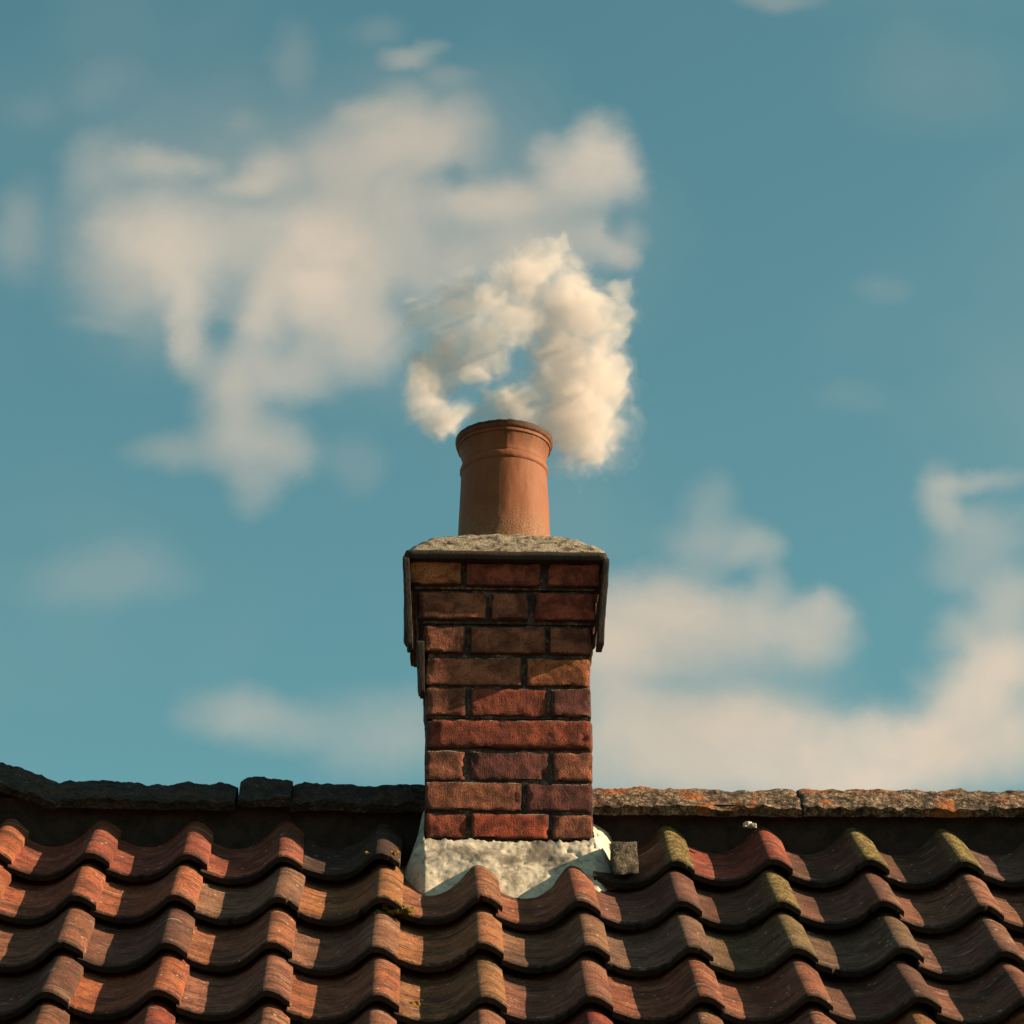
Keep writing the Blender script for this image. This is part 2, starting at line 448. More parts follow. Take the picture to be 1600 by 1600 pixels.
g = MB()
g.add([(-900, -900, 0), (900, -900, 0), (900, 900, 0), (-900, 900, 0)], [(0, 1, 2, 3)])
ground = g.build('ground', [mat_ground()], smooth=False)
ground['kind'] = 'structure'

# ------------------------------------------------------------------ the house
house = bpy.data.objects.new('house', None)
scene.collection.objects.link(house)
house['label'] = 'house with weathered clay pantile roof and brick chimney carrying one terracotta pot'
house['category'] = 'house'

PITCH_R = R(40.2388)
CA, SA = math.cos(PITCH_R), math.sin(PITCH_R)
ZA = -0.7586                       # level of the tile crests' plane over y = 0
LIFT, THICK, ROLL = 0.043, 0.017, 0.055
TW, GAUGE, TLEN = 0.22, 0.2589, 0.335
YR = 0.08                          # the ridge line
X0 = -0.3046

_pt = np.array([0.0, 0.10, 0.20, 0.33, 0.45, 0.55, 0.65, 0.72, 0.78, 0.82, 0.88, 0.93, 0.98, 1.035])
_ph = np.array([0.019, 0.011, 0.0035, 0.0, 0.003, 0.0115, 0.027, 0.0415, 0.0525, 0.055, 0.0535, 0.0485, 0.041, 0.031])


def prof(t):
    m = np.gradient(_ph, _pt)
    i = np.clip(np.searchsorted(_pt, t) - 1, 0, len(_pt) - 2)
    h = _pt[i + 1] - _pt[i]
    x = (t - _pt[i]) / h
    return ((2 * x**3 - 3 * x**2 + 1) * _ph[i] + (x**3 - 2 * x**2 + x) * h * m[i] + (-2 * x**3 + 3 * x**2) * _ph[i + 1] + (x**3 - x**2) * h * m[i + 1])


def tile(mb, xc, s_tail, rng, col, moss, nu, nv, back=False):
    """One pantile: crest at xc, tail s_tail metres down the slope; a closed shell."""
    jx, js, jl = rng.uniform(-.0055, .0055), rng.uniform(-.009, .009), rng.uniform(-.004, .005)
    yaw = rng.uniform(-.022, .022)
    ts = np.concatenate([np.linspace(0, 0.6, nu // 2, endpoint=False), np.linspace(0.6, 1.035, nu - nu // 2)])
    vs = np.concatenate([np.linspace(0, 0.9, nv - 3, endpoint=False), [0.92, 0.97, 1.0]])
    seed = rng.uniform(0, 100)
    P, T = [], []
    ph = prof(ts)
    for lay in (0, 1):
        for v in vs:
            for t, hh in zip(ts, ph):
                x = xc + jx + (t - 0.82) * TW
                d = (v - 1) * TLEN
                x += -d * yaw
                n = hh + (LIFT + jl) * v - (LIFT + ROLL)
                wv = fbm((x * 1.0 + seed, d, 0), 7.0, 2) * 0.0022 if nu > 16 else 0
                n += wv
                s = s_tail + js + d + (t - .8) * yaw * TW
                if v > 0.91 and nu > 16:
                    k = 1.0 if v > .99 else (.55 if v > .95 else .2)
                    c = fbm((x + seed, 0, 0), 38.0, 4)
                    s += k * (c * 0.0042 - max(0, c - .30) * .026)
                    if lay == 0 and v > .99:
                        n -= 0.003
                if lay:
                    n -= THICK
                    if v > .99:
                        s -= 0.002
                P.append((x, s, n))
                T.append((t * TW, v * TLEN, seed * .13))
    P = np.array(P)
    # slope frame -> world
    y = -P[:, 1] * CA - P[:, 2] * SA
    z = ZA - P[:, 1] * SA + P[:, 2] * CA
    if back:
        y = 2 * YR - y
    V = np.stack([P[:, 0], y, z], 1)
    a, b = len(ts), len(vs)
    n1 = a * b
    F = grid_faces(a, b, not back) + grid_faces(a, b, back, n1)
    side = []
    for i in range(a - 1):
        side.append((i, i + 1, n1 + i + 1, n1 + i))
        k = (b - 1) * a
        side.append((k + i + 1, k + i, n1 + k + i, n1 + k + i + 1))
    for j in range(b - 1):
        k, l = j * a, (j + 1) * a
        side.append((l, k, n1 + k, n1 + l))
        k, l = k + a - 1, l + a - 1
        side.append((k, l, n1 + l, n1 + k))
    if back:
        side = [q[::-1] for q in side]
    C = np.tile(np.array([*col, moss]), (len(V), 1))
    if moss:
        t = np.tile(np.tile(ts, b), 2)
        C[:, 3] = moss * np.clip((t - .72) / .08, 0.0, 1)
    mb.add(V, F + side, 0, C, T)


def tile_colour(i, j, rng):
    """Clay colours: fresher orange-red at the upper left, browner and darker to the right and below."""
    orange, red, brown, black = (0.52, 0.165, 0.07), (0.40, 0.085, 0.055), (0.38, 0.155, 0.095), (0.25, 0.105, 0.072)
    wts = {'o': 0.25, 'r': 0.1, 'b': 0.45, 'k': 0.2}
    if j <= -1 and i <= 1:
        wts = {'o': 0.75, 'r': 0.25, 'b': 0.0, 'k': 0.0}
    elif j >= 4:
        wts = {'o': 0.12, 'r': 0.0, 'b': 0.55, 'k': 0.33}
    k = rng.choices(list(wts), list(wts.values()))[0]
    c = {'o': orange, 'r': red, 'b': brown, 'k': black}[k]
    f = rng.uniform(0.82, 1.15)
    return tuple(x * f * rng.uniform(.95, 1.05) for x in c)


SPECIAL = {(0, 4): ((0.46, 0.11, 0.07), 0.0), (0, 3): ((0.2, 0.09, 0.06), 1.0), (0, 5): ((0.2, 0.09, 0.06), 1.0), (0, 6): ((0.2, 0.09, 0.06), 1.0),
           (1, 4): ((0.22, 0.10, 0.06), 0.8), (0, -1): ((0.44, 0.13, 0.075), 0.0), (0, -2): ((0.42, 0.11, 0.07), 0.0), (0, -3): ((0.45, 0.12, 0.07), 0.0),
           (1, -3): ((0.50, 0.15, 0.075), 0.0), (1, -2): ((0.52, 0.165, 0.08), 0.0), (1, -1): ((0.36, 0.19, 0.12), 0.0), (1, 0): ((0.50, 0.20, 0.085), 0.15),
           (0, 0): ((0.11, 0.06, 0.05), 0.0), (1, 1): ((0.46, 0.19, 0.10), 0.0), (1, 2): ((0.42, 0.15, 0.08), 0.0), (2, -1): ((0.46, 0.17, 0.085), 0.0),
           (2, 0): ((0.38, 0.18, 0.11), 0.0), (2, 1): ((0.50, 0.21, 0.095), 0.0), (3, 0): ((0.50, 0.18, 0.09), 0.0), (3, 1): ((0.44, 0.2, 0.09), 0.1),
           (2, 2): ((0.36, 0.19, 0.11), 0.0), (2, 6): ((0.30, 0.14, 0.095), 0.0), (0, 7): ((0.24, 0.12, 0.1), 0.0), (2, 3): ((0.30, 0.17, 0.12), 0.0), (3, 3): ((0.44, 0.15, 0.08), 0.0), (3, 4): ((0.38, 0.14, 0.08), 0.0), (2, 4): ((0.24, 0.15, 0.08), 0.35), (2, 5): ((0.24, 0.14, 0.09), 0.1)}

rng = random.Random(11)
tiles = MB()
for i in range(0, 12):
    for j in range(-14, 19):
        if i == 0 and j in (1, 2):
            continue
        seen = -5 <= j <= 8 and i <= 5
        col, moss = SPECIAL.get((i, j), (tile_colour(i, j, rng), rng.choice([0, 0, 0, .15, .3]) if j > 2 else 0.0))
        tile(tiles, X0 + j * TW, 0.35 + GAUGE * i, rng, col, moss, 30 if seen else 12, 11 if seen else 5)
for i in range(0, 12):
    for j in range(-14, 19):
        if i == 0 and j in (1, 2):
            continue
        tile(tiles, X0 + j * TW, 0.35 + GAUGE * i, rng, tile_colour(i, j, rng), 0, 12, 5, True)
roof = tiles.build('roof', [M_tile], house, (0, 0, Z0), True, 50)

# ridge bedding: stained mortar fillet, also coloured dark for shade under the ridge tiles
def bedding(x0, x1):
    mb = MB()
    nx = int((x1 - x0) / 0.012)
    rows = [(-0.030, -0.772), (-0.012, -0.790), (-0.004, -0.815), (-0.004, -0.85), (-0.010, -0.885), (-0.012, -0.92)]
    P = []
    for (y, z) in rows:
        for k in range(nx + 1):
            x = x0 + (x1 - x0) * k / nx
            P.append((x, y + fbm((x, y, z), 14) * .008, z))
    n = len(P)
    P += [(x, 2 * YR - y, z) for x, y, z in P]
    mb.add(P, grid_faces(nx + 1, len(rows), True) + grid_faces(nx + 1, len(rows), False, n))
    return mb.build('mortar_bedding', [M_bed], roof)


bedding(-3.3, -0.19)
bedding(0.17, 3.7)


def ridge_tile(x0, x1, mat, seed, dz=0.0, tilt=0.0, label=None, grow=1.0, rough=1.0):
    """A worn angular ridge tile, lying along X, closed at both ends."""
    mb = MB()
    nx, na = max(8, int((x1 - x0) / 0.0075)), 34
    xm = (x0 + x1) / 2
    V = []
    for lay in (0, 1):
        for k in range(nx + 1):
            f = k / nx
            x = x0 + (x1 - x0) * f
            for a in range(na + 1):
                q = -1 + 2 * a / na
                y = q * 0.132 * grow
                z = -0.094 * (abs(q) ** 1.35) + 0.004
                if lay:
                    y *= 0.89
                    z = -0.094 * (abs(q) ** 1.35) - 0.012
                amp = 1.0 if lay == 0 else 0.3
                s3 = (x + seed, y, z)
                d = fbm(s3, 9, 4) * 0.009 + fbm(s3, 42, 4) * 0.0050
                d -= max(0, fbm((x + seed, 3.3, y * .4), 11, 3) - .22) * 0.018
                endw = min(f, 1 - f) * (x1 - x0)
                if endw < .012:
                    d -= (.012 - endw) * 0.5
                z += d * amp * rough
                if abs(q) > .9:
                    z += fbm((x + seed, 9, 0), 26, 4) * .006 * amp
                V.append((x, YR + y, z))
    V = np.array(V)
    top = -0.694 + dz
    V[:, 2] += top
    V[:, 2] += -(V[:, 0] - xm) * math.tan(tilt)
    a1, b1 = na + 1, nx + 1
    n1 = a1 * b1
    F = grid_faces(a1, b1, True) + grid_faces(a1, b1, False, n1)
    for i in range(na):
        F.append((i, i + 1, n1 + i + 1, n1 + i))
        k = nx * a1
        F.append((k + i + 1, k + i, n1 + k + i, n1 + k + i + 1))
    for j in range(nx):
        k, l = j * a1, (j + 1) * a1
        F.append((l, k, n1 + k, n1 + l))
        F.append((k + na, l + na, n1 + l + na, n1 + k + na))
    mb.add(V, F)
    o = mb.build('ridge_tile', [mat], roof, (0, 0, 0), True, 60)
    if label:
        o['label'] = label
    return o


for x0, x1, mat, dz, tilt, lab in (
        (-3.3, -2.4, M_ridge_shaded, 0, 0, None), (-2.395, -1.52, M_ridge_shaded, 0, 0, None),
        (-1.44, -1.066, M_ridge_shaded, 0.060, R(19), 'tipped shade-darkened ridge tile raised above its neighbours'),
        (-1.100, -0.650, M_ridge_shaded, 0.0, R(.2), 'shade-darkened ridge tile with a ragged top edge'),
        (-0.643, -0.520, M_ridge_shaded, 0.009, 0, 'short flat-topped shade-darkened ridge tile'),
        (-0.522, -0.190, M_ridge_shaded, 0.0, 0, 'broken shade-darkened ridge tile beside the chimney'),
        (0.165, 0.680, M_ridge_lichen, -0.001, R(.1), 'ridge tile crusted with orange and cream lichen'),
        (0.684, 1.230, M_ridge_lichen, 0.002, R(-.4), 'ridge tile speckled with pale grey lichen'),
        (1.234, 1.90, M_ridge_lichen, 0.0, 0, None), (1.904, 2.8, M_ridge_lichen, 0, 0, None), (2.804, 3.7, M_ridge_lichen, 0, 0, None)):
    ridge_tile(x0, x1, mat, x0 * 3.1 + 5, dz, tilt, lab)


# walls under the roof
def mat_wall():
    m, N = new_mat('brick_wall')
    pos = N.n('ShaderNodeTexCoord').outputs['Object']
    s = N.n('ShaderNodeSeparateXYZ', {0: pos})
    v = N.n('ShaderNodeCombineXYZ', {0: N.m('ADD', s.outputs[0], s.outputs[1]), 1: s.outputs[2], 2: 0.0}).outputs[0]
    b = N.n('ShaderNodeTexBrick', {'Vector': v, 'Scale': 1.0, 'Color1': (0.30, 0.11, 0.07, 1), 'Color2': (0.22, 0.085, 0.06, 1), 'Mortar': (0.3, 0.26, 0.2, 1),
                                   'Mortar Size': 0.005, 'Brick Width': 0.225, 'Row Height': 0.075})
    c = N.mix(N.noise(pos, 6, 5, 0.6), b.outputs['Color'], (0.16, 0.07, 0.05))
    return finish(m, N, c, 0.88, b.outputs['Fac'], -0.004)


ya, yb = -2.55, 2 * YR + 2.55
wz = lambda y: ZA + Z0 + 0.846 * (y if y < YR else 2 * YR - y) - 0.16
wl = MB()
sec = [(ya, 0.0), (ya, wz(ya)), (YR, wz(YR)), (yb, wz(yb)), (yb, 0.0)]
P = [(-3.2, y, z) for y, z in sec] + [(3.6, y, z) for y, z in sec]
wl.add(P, [(4, 3, 2, 1, 0), (5, 6, 7, 8, 9), (0, 1, 6, 5), (1, 2, 7, 6), (2, 3, 8, 7), (3, 4, 9, 8)])
wall = wl.build('wall', [mat_wall()], house, (0, 0, 0), False)

# ------------------------------------------------------------------ chimney
zc = [-0.8917, -0.8244, -0.7486, -0.6705, -0.5901, -0.5122, -0.4353, -0.3527, -0.2680, -0.1950]   # bed levels, bottom to top
# courses from the top: front bricks (x0, x1), forward projection of the course
COURSES = [
    ([(-.2492, -.1238), (-.1162, .0644), (.0790, .2050)], .022),
    ([(-.2296, -.0622), (-.053, .0354), (.0491, .1941)], .014),
    ([(-.2134, -.1148), (-.1027, .0765), (.0835, .1865)], .007),
    ([(-.2079, .0189), (.0295, .1805)], 0.0),
    ([(-.2070, -.1122), (-.1017, .0791), (.0866, .1812)], 0.0),
    ([(-.2030, .1845)], .003),
    ([(-.2051, -.1112), (-.1038, .0814), (.0878, .1825)], 0.0),
    ([(-.2043, .0185), (.0280, .1832)], .001),
    ([(-.2034, -.1073), (-.0999, .0806), (.0871, .1835)], 0.0)]
ORANGE, RED, BROWN, PLUM = (0.56, 0.19, 0.075), (0.41, 0.095, 0.055), (0.40, 0.14, 0.082), (0.23, 0.072, 0.062)
BC = [[ORANGE, RED, RED], [BROWN, BROWN, RED], [BROWN, BROWN, BROWN], [BROWN, ORANGE], [BROWN, RED, PLUM], [RED],
      [BROWN, PLUM, BROWN], [BROWN, PLUM], [RED, (0.52, 0.105, 0.055), BROWN]]
rb = random.Random(4)
ch = MB()
YF, YB = -0.12, 0.345


def brick(x0, x1, y0, y1, z0, z1, col, n, lime=1.0, r=0.005, amp=0.0017):
    V, F, T = rbox((x1 - x0, y1 - y0, z1 - z0), r, n, amp, 26.0, rb.uniform(0, 90), 0.011)
    M = (Matrix.Rotation(R(rb.uniform(-.7, .7)), 3, 'Z') @ Matrix.Rotation(R(rb.uniform(-.9, .6)), 3, 'X') @ Matrix.Rotation(R(rb.uniform(-.35, .35)), 3, 'Y'))
    V = V @ np.array(M).T + np.array([(x0 + x1) / 2, (y0 + y1) / 2 + rb.uniform(-.002, .0015), (z0 + z1) / 2])
    f = rb.uniform(.9, 1.12)
    ch.add(V, F, 0, (*(c * f for c in col), lime), T)


for k, (fr, pj) in enumerate(COURSES):
    zt, zb = zc[9 - k], zc[8 - k]
    gap = 0.012 if k < 3 else 0.0042
    z0, z1 = zb + gap * .5, zt - gap * .5
    xl, xr = fr[0][0], fr[-1][1]
    for b, (a0, a1) in enumerate(fr):
        r = 0.013 if k == 5 else 0.006
        brick(a0, a1, YF - pj, YF - pj + 0.102, z0, z1, BC[k][b], (max(6, int((a1 - a0) / .006)), 6, 12), 0.0 if k < 3 else 1.0, r)
    # the sides and the back of the stack
    ys = [YF - pj + 0.112, YF - pj + 0.22, YF - pj + 0.33] if k % 2 else [YF - pj + 0.112, YF - pj + 0.29]
    ys = ys + [YB - 0.104 + pj]
    for y0, y1 in zip(ys[:-1], ys[1:]):
        for xa, xb in ((xl + .002, xl + .104), (xr - .104, xr - .002)):
            brick(xa, xb, y0, y1 - .009, z0, z1, rb.choice([BROWN, RED, PLUM]), (5, 9, 7))
    xs = np.linspace(xl, xr, 4 if k % 2 else 3)
    for xa, xb in zip(xs[:-1], xs[1:]):
        brick(xa + .004, xb - .004, YB - 0.102 + pj, YB + pj, z0, z1, rb.choice([BROWN, RED, PLUM]), (9, 5, 7))
# mortar core, stepped with the corbels
for k, (fr, pj) in enumerate(COURSES):
    zt, zb = zc[9 - k], zc[8 - k]
    ins = 0.0125 if k == 5 else (0.0065 if k >= 3 else 0.013)
    x0, x1, y0, y1 = fr[0][0] + ins, fr[-1][1] - ins, YF - pj + ins, YB + pj - ins
    V, F, T = rbox((x1 - x0, y1 - y0, zt - zb + (.0004 if k else -.001)), 0.001, (30, 20, 6), 0.0)
    V = V + np.array([(x0 + x1) / 2, (y0 + y1) / 2, (zt + zb) / 2])
    for q in V:
        d = fbm(q, 60, 3) * .003
        q[1] += d if q[1] < 0 else 0
    ch.add(V, F, 1, (1, 1, 1, 0), T)
# stack below the roof line
V, F, T = rbox((.37, YB - YF - .02, .5), 0.001, (2, 2, 2))
ch.add(V + np.array([-.0105, (YF + YB) / 2, -.8917 - .2505]), F, 1, (1, 1, 1, 0), T)
chimney = ch.build('chimney', [M_brick, M_joint], house, (-0.001, -0.045, Z0 - 0.0205), True, 55)


def slab(name, pts, mat, parent, amp=0.002, seed=0.0, n=(6, 30, 20)):
    """A worn slab between eight corners: pts[ix][iy][iz]."""
    V, F, T = rbox((2, 2, 2), 0.06, n)
    c = np.array(pts, float)
    q = (V + 1) / 2
    P = np.zeros_like(V)
    for ix in (0, 1):
        for iy in (0, 1):
            for iz in (0, 1):
                wgt = ((q[:, 0] if ix else 1 - q[:, 0]) * (q[:, 1] if iy else 1 - q[:, 1]) * (q[:, 2] if iz else 1 - q[:, 2]))
                P += wgt[:, None] * c[ix][iy][iz]
    for p in P:
        s3 = Vector(p) + Vector((seed, 0, 0))
        p += np.array(mnoise.noise_vector(s3 * 22)) * amp + np.array(mnoise.noise_vector(s3 * 70)) * amp * .4
    mb = MB()
    mb.add(P, F, 0, (1, 1, 1, 0), T)
    return mb.build(name, [mat], parent, (0, 0, 0), True, 50)


yf, ybk = -0.168, 0.385
slab('cap_slab', [[[(-.262, yf, -.203), (-.262, yf, -.182)], [(-.262, ybk, -.203), (-.262, ybk, -.182)]],
                  [[(.2245, yf, -.203), (.2245, yf, -.182)], [(.2245, ybk, -.203), (.2245, ybk, -.182)]]], M_slate, chimney, .0015, 1, (40, 30, 3))
ysd = yf + .075
slab('side_slab', [[[(-.2505, yf + .006, -.4275), (-.2645, yf + .002, -.1985)], [(-.2505, ysd, -.4175), (-.2645, ysd, -.1985)]],
                   [[(-.2370, yf + .006, -.4275), (-.2490, yf + .002, -.1985)], [(-.2370, ysd, -.4175), (-.2490, ysd, -.1985)]]], M_slate, chimney, .0015, 2)
slab('side_slab', [[[(.1945, yf + .006, -.4205), (.2110, yf + .002, -.1985)], [(.1945, ysd, -.4105), (.2110, ysd, -.1985)]],
                   [[(.2100, yf + .006, -.4205), (.2265, yf + .002, -.1985)], [(.2100, ysd, -.4105), (.2265, ysd, -.1985)]]], M_slate, chimney, .0015, 3)
slab('lead_strip', [[[(-.2190, -.124, -.530), (-.2300, -.128, -.40)], [(-.2190, -.07, -.525), (-.2300, -.07, -.40)]],
                    [[(-.2085, -.124, -.530), (-.2105, -.128, -.40)], [(-.2085, -.07, -.525), (-.2105, -.07, -.40)]]], M_slate, chimney, .001, 4)

# flaunching: cement haunched up from the cap's edge to the foot of the pot
PX, PY = -0.0167, 0.11
fl = MB()
na, nr = 120, 26
V = []
hx0, hx1, hy0, hy1 = -.259, .2215, yf + .003, ybk - .003
for r in range(nr + 1):
    f = r / nr
    for a in range(na):
        th = 2 * math.pi * a / na
        c, s = math.cos(th), math.sin(th)
        tx = (hx1 - PX) / c if c > 1e-6 else ((hx0 - PX) / c if c < -1e-6 else 1e9)
        ty = (hy1 - PY) / s if s > 1e-6 else ((hy0 - PY) / s if s < -1e-6 else 1e9)
        ro = min(tx, ty)
        rr = ro + (0.108 - ro) * f
        z = -0.1835 + 0.105 * (1 - (1 - f) ** 2.1) - (0.006 if r == 0 else 0)
        d = fbm((PX + rr * c, PY + rr * s, z), 30, 4) * .005 + fbm((PX + rr * c, PY + rr * s, z), 110, 3) * .0028
        V.append((PX + rr * c, PY + rr * s, z + (d if r else 0)))
F = []
for r in range(nr):
    for a in range(na):
        b = (a + 1) % na
        F.append((r * na + a, r * na + b, (r + 1) * na + b, (r + 1) * na + a))
fl.add(V, F)
fl.build('cement_flaunching', [M_flaunch], chimney, (0, 0, 0), True, 80)

# chimney pot: lathe with flared collar and bead, a seam down the collar
prof_pot = [(.1165, -.075), (.1145, -.02), (.1125, .03), (.1095, .09), (.1072, .14), (.1066, .152), (.1085, .154), (.1100, .158), (.1102, .164), (.1085, .170),
            (.1045, .1735), (.1035, .176), (.1045, .1785), (.1040, .184), (.1055, .192), (.1085, .204), (.1125, .216), (.1140, .2200), (.1142, .2210), (.1172, .2220), (.1180, .2250), (.1176, .2280), (.1165, .2292), (.1168, .2305),
            (.1200, .2325), (.1222, .236), (.1234, .241), (.1230, .2465), (.1200, .2490), (.1130, .2490), (.1080, .2440), (.1000, .21), (.0950, .17), (.0970, .08), (.1000, -.06)]
pp = []
for (r0, z0), (r1, z1) in zip(prof_pot[:-1], prof_pot[1:]):
    k = max(1, int(math.hypot(r1 - r0, z1 - z0) / .012))
    pp += [(r0 + (r1 - r0) * q / k, z0 + (z1 - z0) * q / k) for q in range(k)]
pp.append(prof_pot[-1])
pt = MB()
na = 192
V = []
seam = -math.pi / 2 + 0.02
for r, z in pp:
    for a in range(na):
        th = 2 * math.pi * a / na
        dr = fbm((math.cos(th), math.sin(th), z * 3), 2.3, 3) * .0013 + fbm((r * math.cos(th), r * math.sin(th), z), 60, 3) * .0006
        da = (th - seam + math.pi) % (2 * math.pi) - math.pi
        if z > .17 and r > .1:
            dr += .0016 * math.exp(-(da / .03) ** 2) - .0030 * math.exp(-(da / .011) ** 2)
            if 0 < da < .35:
                dr += .0012 * math.exp(-(da / .16) ** 2)
        zz = z
        if z > .246:
            zz += fbm((math.cos(th) * 3, math.sin(th) * 3, 4), 2, 4) * .0014 - .004 * math.exp(-(da / .02) ** 2)
        V.append((PX + (r + dr) * math.cos(th), PY + (r + dr) * math.sin(th), zz))
F = []
for k in range(len(pp) - 1):
    for a in range(na):
        b = (a + 1) % na
        F.append((k * na + a, k * na + b, (k + 1) * na + b, (k + 1) * na + a))
pt.add(V, F)
pt.build('chimney_pot', [mat_pot()], chimney, (0, 0, 0), True, 35)['label'] = 'terracotta chimney pot with a flared collar and a sooty lip'

# mortar apron where the stack meets the roof
roofz = lambda y: ZA + 0.846 * y - 0.112


def loop(pts, n):
    pts = [Vector(p) for p in pts]
    L = [0]
    for a, b in zip(pts[:-1], pts[1:]):
        L.append(L[-1] + (b - a).length)
    res = []
    for k in range(n + 1):
        t = L[-1] * k / n
        i = max(q for q in range(len(L) - 1) if L[q] <= t + 1e-9)
        res.append(pts[i].lerp(pts[i + 1], (t - L[i]) / (L[i + 1] - L[i])))
    return res


inner = [(-.205, .085, -.715), (-.205, -.04, -.80), (-.206, -.116, -.880), (-.203, -.120, -.893), (0.0, -.120, -.893), (.17, -.120, -.893), (.185, -.118, -.884), (.187, -.04, -.835), (.187, .085, -.76)]
outer = [(-.210, .08, roofz(.08) + .05), (-.222, .02, roofz(.02) + .01), (-.254, -.115, roofz(-.115) - .01), (-.205, -.212, roofz(-.212) - .012), (0, -.212, roofz(-.212) - .012), (.19, -.212, roofz(-.212) - .012), (.240, -.13, roofz(-.13) - .05), (.243, -.02, roofz(-.02) - .02), (.25, .08, roofz(.08))]
nn, nr = 190, 34
li, lo = [], []
for k in range(len(inner) - 1):
    m_ = 44 if k in (3, 4) else 17
    for q in range(m_):
        li.append(Vector(inner[k]).lerp(Vector(inner[k + 1]), q / m_))
        lo.append(Vector(outer[k]).lerp(Vector(outer[k + 1]), q / m_))
li.append(Vector(inner[-1]))
lo.append(Vector(outer[-1]))
ap = MB()
V = []
for r in range(nr + 1):
    f = r / nr
    for a, b in zip(li, lo):
        p = a.lerp(b, f)
        # lumpy trowelled mortar; thick in the middle of the fillet
        dv = (b - a)
        nrm = Vector((dv.x * .3, -0.6, 0.6))
        bulge = 0.006 * math.sin(math.pi * f) + fbm(p, 7, 3) * .010 * (0.2 + f) + fbm(p, 30, 4) * .0022 + fbm(p, 110, 3) * .0014 - max(0, fbm(p + Vector((3, 1, 2)), 36, 4) - .42) * .010
        if r == 0:
            bulge += fbm(p, 40, 4) * .004
            p.z += fbm((p.x, 1, 2), 45, 4) * .009
        p = p + nrm.normalized() * bulge
        V.append(p)
ap.add(np.array([tuple(p) for p in V]), grid_faces(len(li), nr + 1, True))
apron = ap.build('mortar_apron', [M_lime], chimney, (0, 0, 0), True, 70)
apron['label'] = 'cream lime mortar apron around the foot of the chimney'
# slate offcut bedded in the apron's right-hand corner
slab('slate_piece', [[[(.222, -.205, -1.000), (.222, -.190, -.918)], [(.222, -.10, -.955), (.222, -.09, -.888)]],
                     [[(.278, -.205, -.997), (.278, -.190, -.916)], [(.278, -.10, -.955), (.278, -.09, -.888)]]], M_stone, chimney, .004, 8, (12, 14, 16))


# ------------------------------------------------------------------ lichen, moss and a loose lump on the roof
def clump(name, mat, spots, label):
    mb = MB()
    for x, s, n, r in spots:
        V, F, T = rbox((2, 2, 2), 0.98, (8, 8, 8))
        c = np.array([x, -s * CA - n * SA, ZA - s * SA + n * CA])
        P = []
        for p in V:
            d = 1 + fbm(p + c * 50, 1.3, 4) * .55
            P.append(c + p * d * r * np.array([1.0, .9, .75]))
        mb.add(P, F)
    o = mb.build(name, [mat], roof, (0, 0, 0), True, 80)
    o['label'] = label


rc = random.Random(3)
clump('lichen_clump', M_moss, [(X0 + dx, .318 + rc.uniform(-.008, .012), -.012 + rc.uniform(-.003, .003), rc.uniform(.003, .007)) for dx in (-.032, -.02, -.012, 0.0, .008, .02, .03, .036)],
      'orange lichen blobs at the tail of a dark tile')
clump('moss_clump', M_green, [(X0 + .03 + rc.uniform(-.035, .045), .603 + rc.uniform(-.02, .012), -.03 + rc.uniform(-.012, .004), rc.uniform(.003, .008)) for _ in range(22)],
      'yellow-green moss under a tile edge')
clump('moss_clump', M_moss, [(X0 + .075 + rc.uniform(-.02, .02), 1.06 + rc.uniform(-.04, .02), -.07 + rc.uniform(-.004, .003), rc.uniform(.003, .008)) for _ in range(18)],
      'rusty orange moss in a tile trough')
clump('mortar_lump', M_lime, [(X0 + 4 * TW - .028, .105, -.012, .010), (X0 + 4 * TW - .014, .109, -.012, .007)], 'pale mortar lump on the head of a red tile')


# ------------------------------------------------------------------ smoke
def lattice_noise(P, scale, seed):
    """Value noise on a lattice, vectorised."""
    q = P * scale + seed * 17.31
    i = np.floor(q).astype(np.int64)
    f = q - i
    f = f * f * (3 - 2 * f)
    out = 0
    for dx in (0, 1):
        for dy in (0, 1):
            for dz in (0, 1):
                h = (i[..., 0] + dx) * 374761393 + (i[..., 1] + dy) * 668265263 + (i[..., 2] + dz) * 2147483647 + seed * 974634777
                h = (h ^ (h >> 13)) * 1274126177
                h = ((h ^ (h >> 16)) & 0xFFFFFF) / float(0xFFFFFF)
                wx = f[..., 0] if dx else 1 - f[..., 0]
                wy = f[..., 1] if dy else 1 - f[..., 1]
                wz_ = f[..., 2] if dz else 1 - f[..., 2]
                out = out + h * wx * wy * wz_
    return out


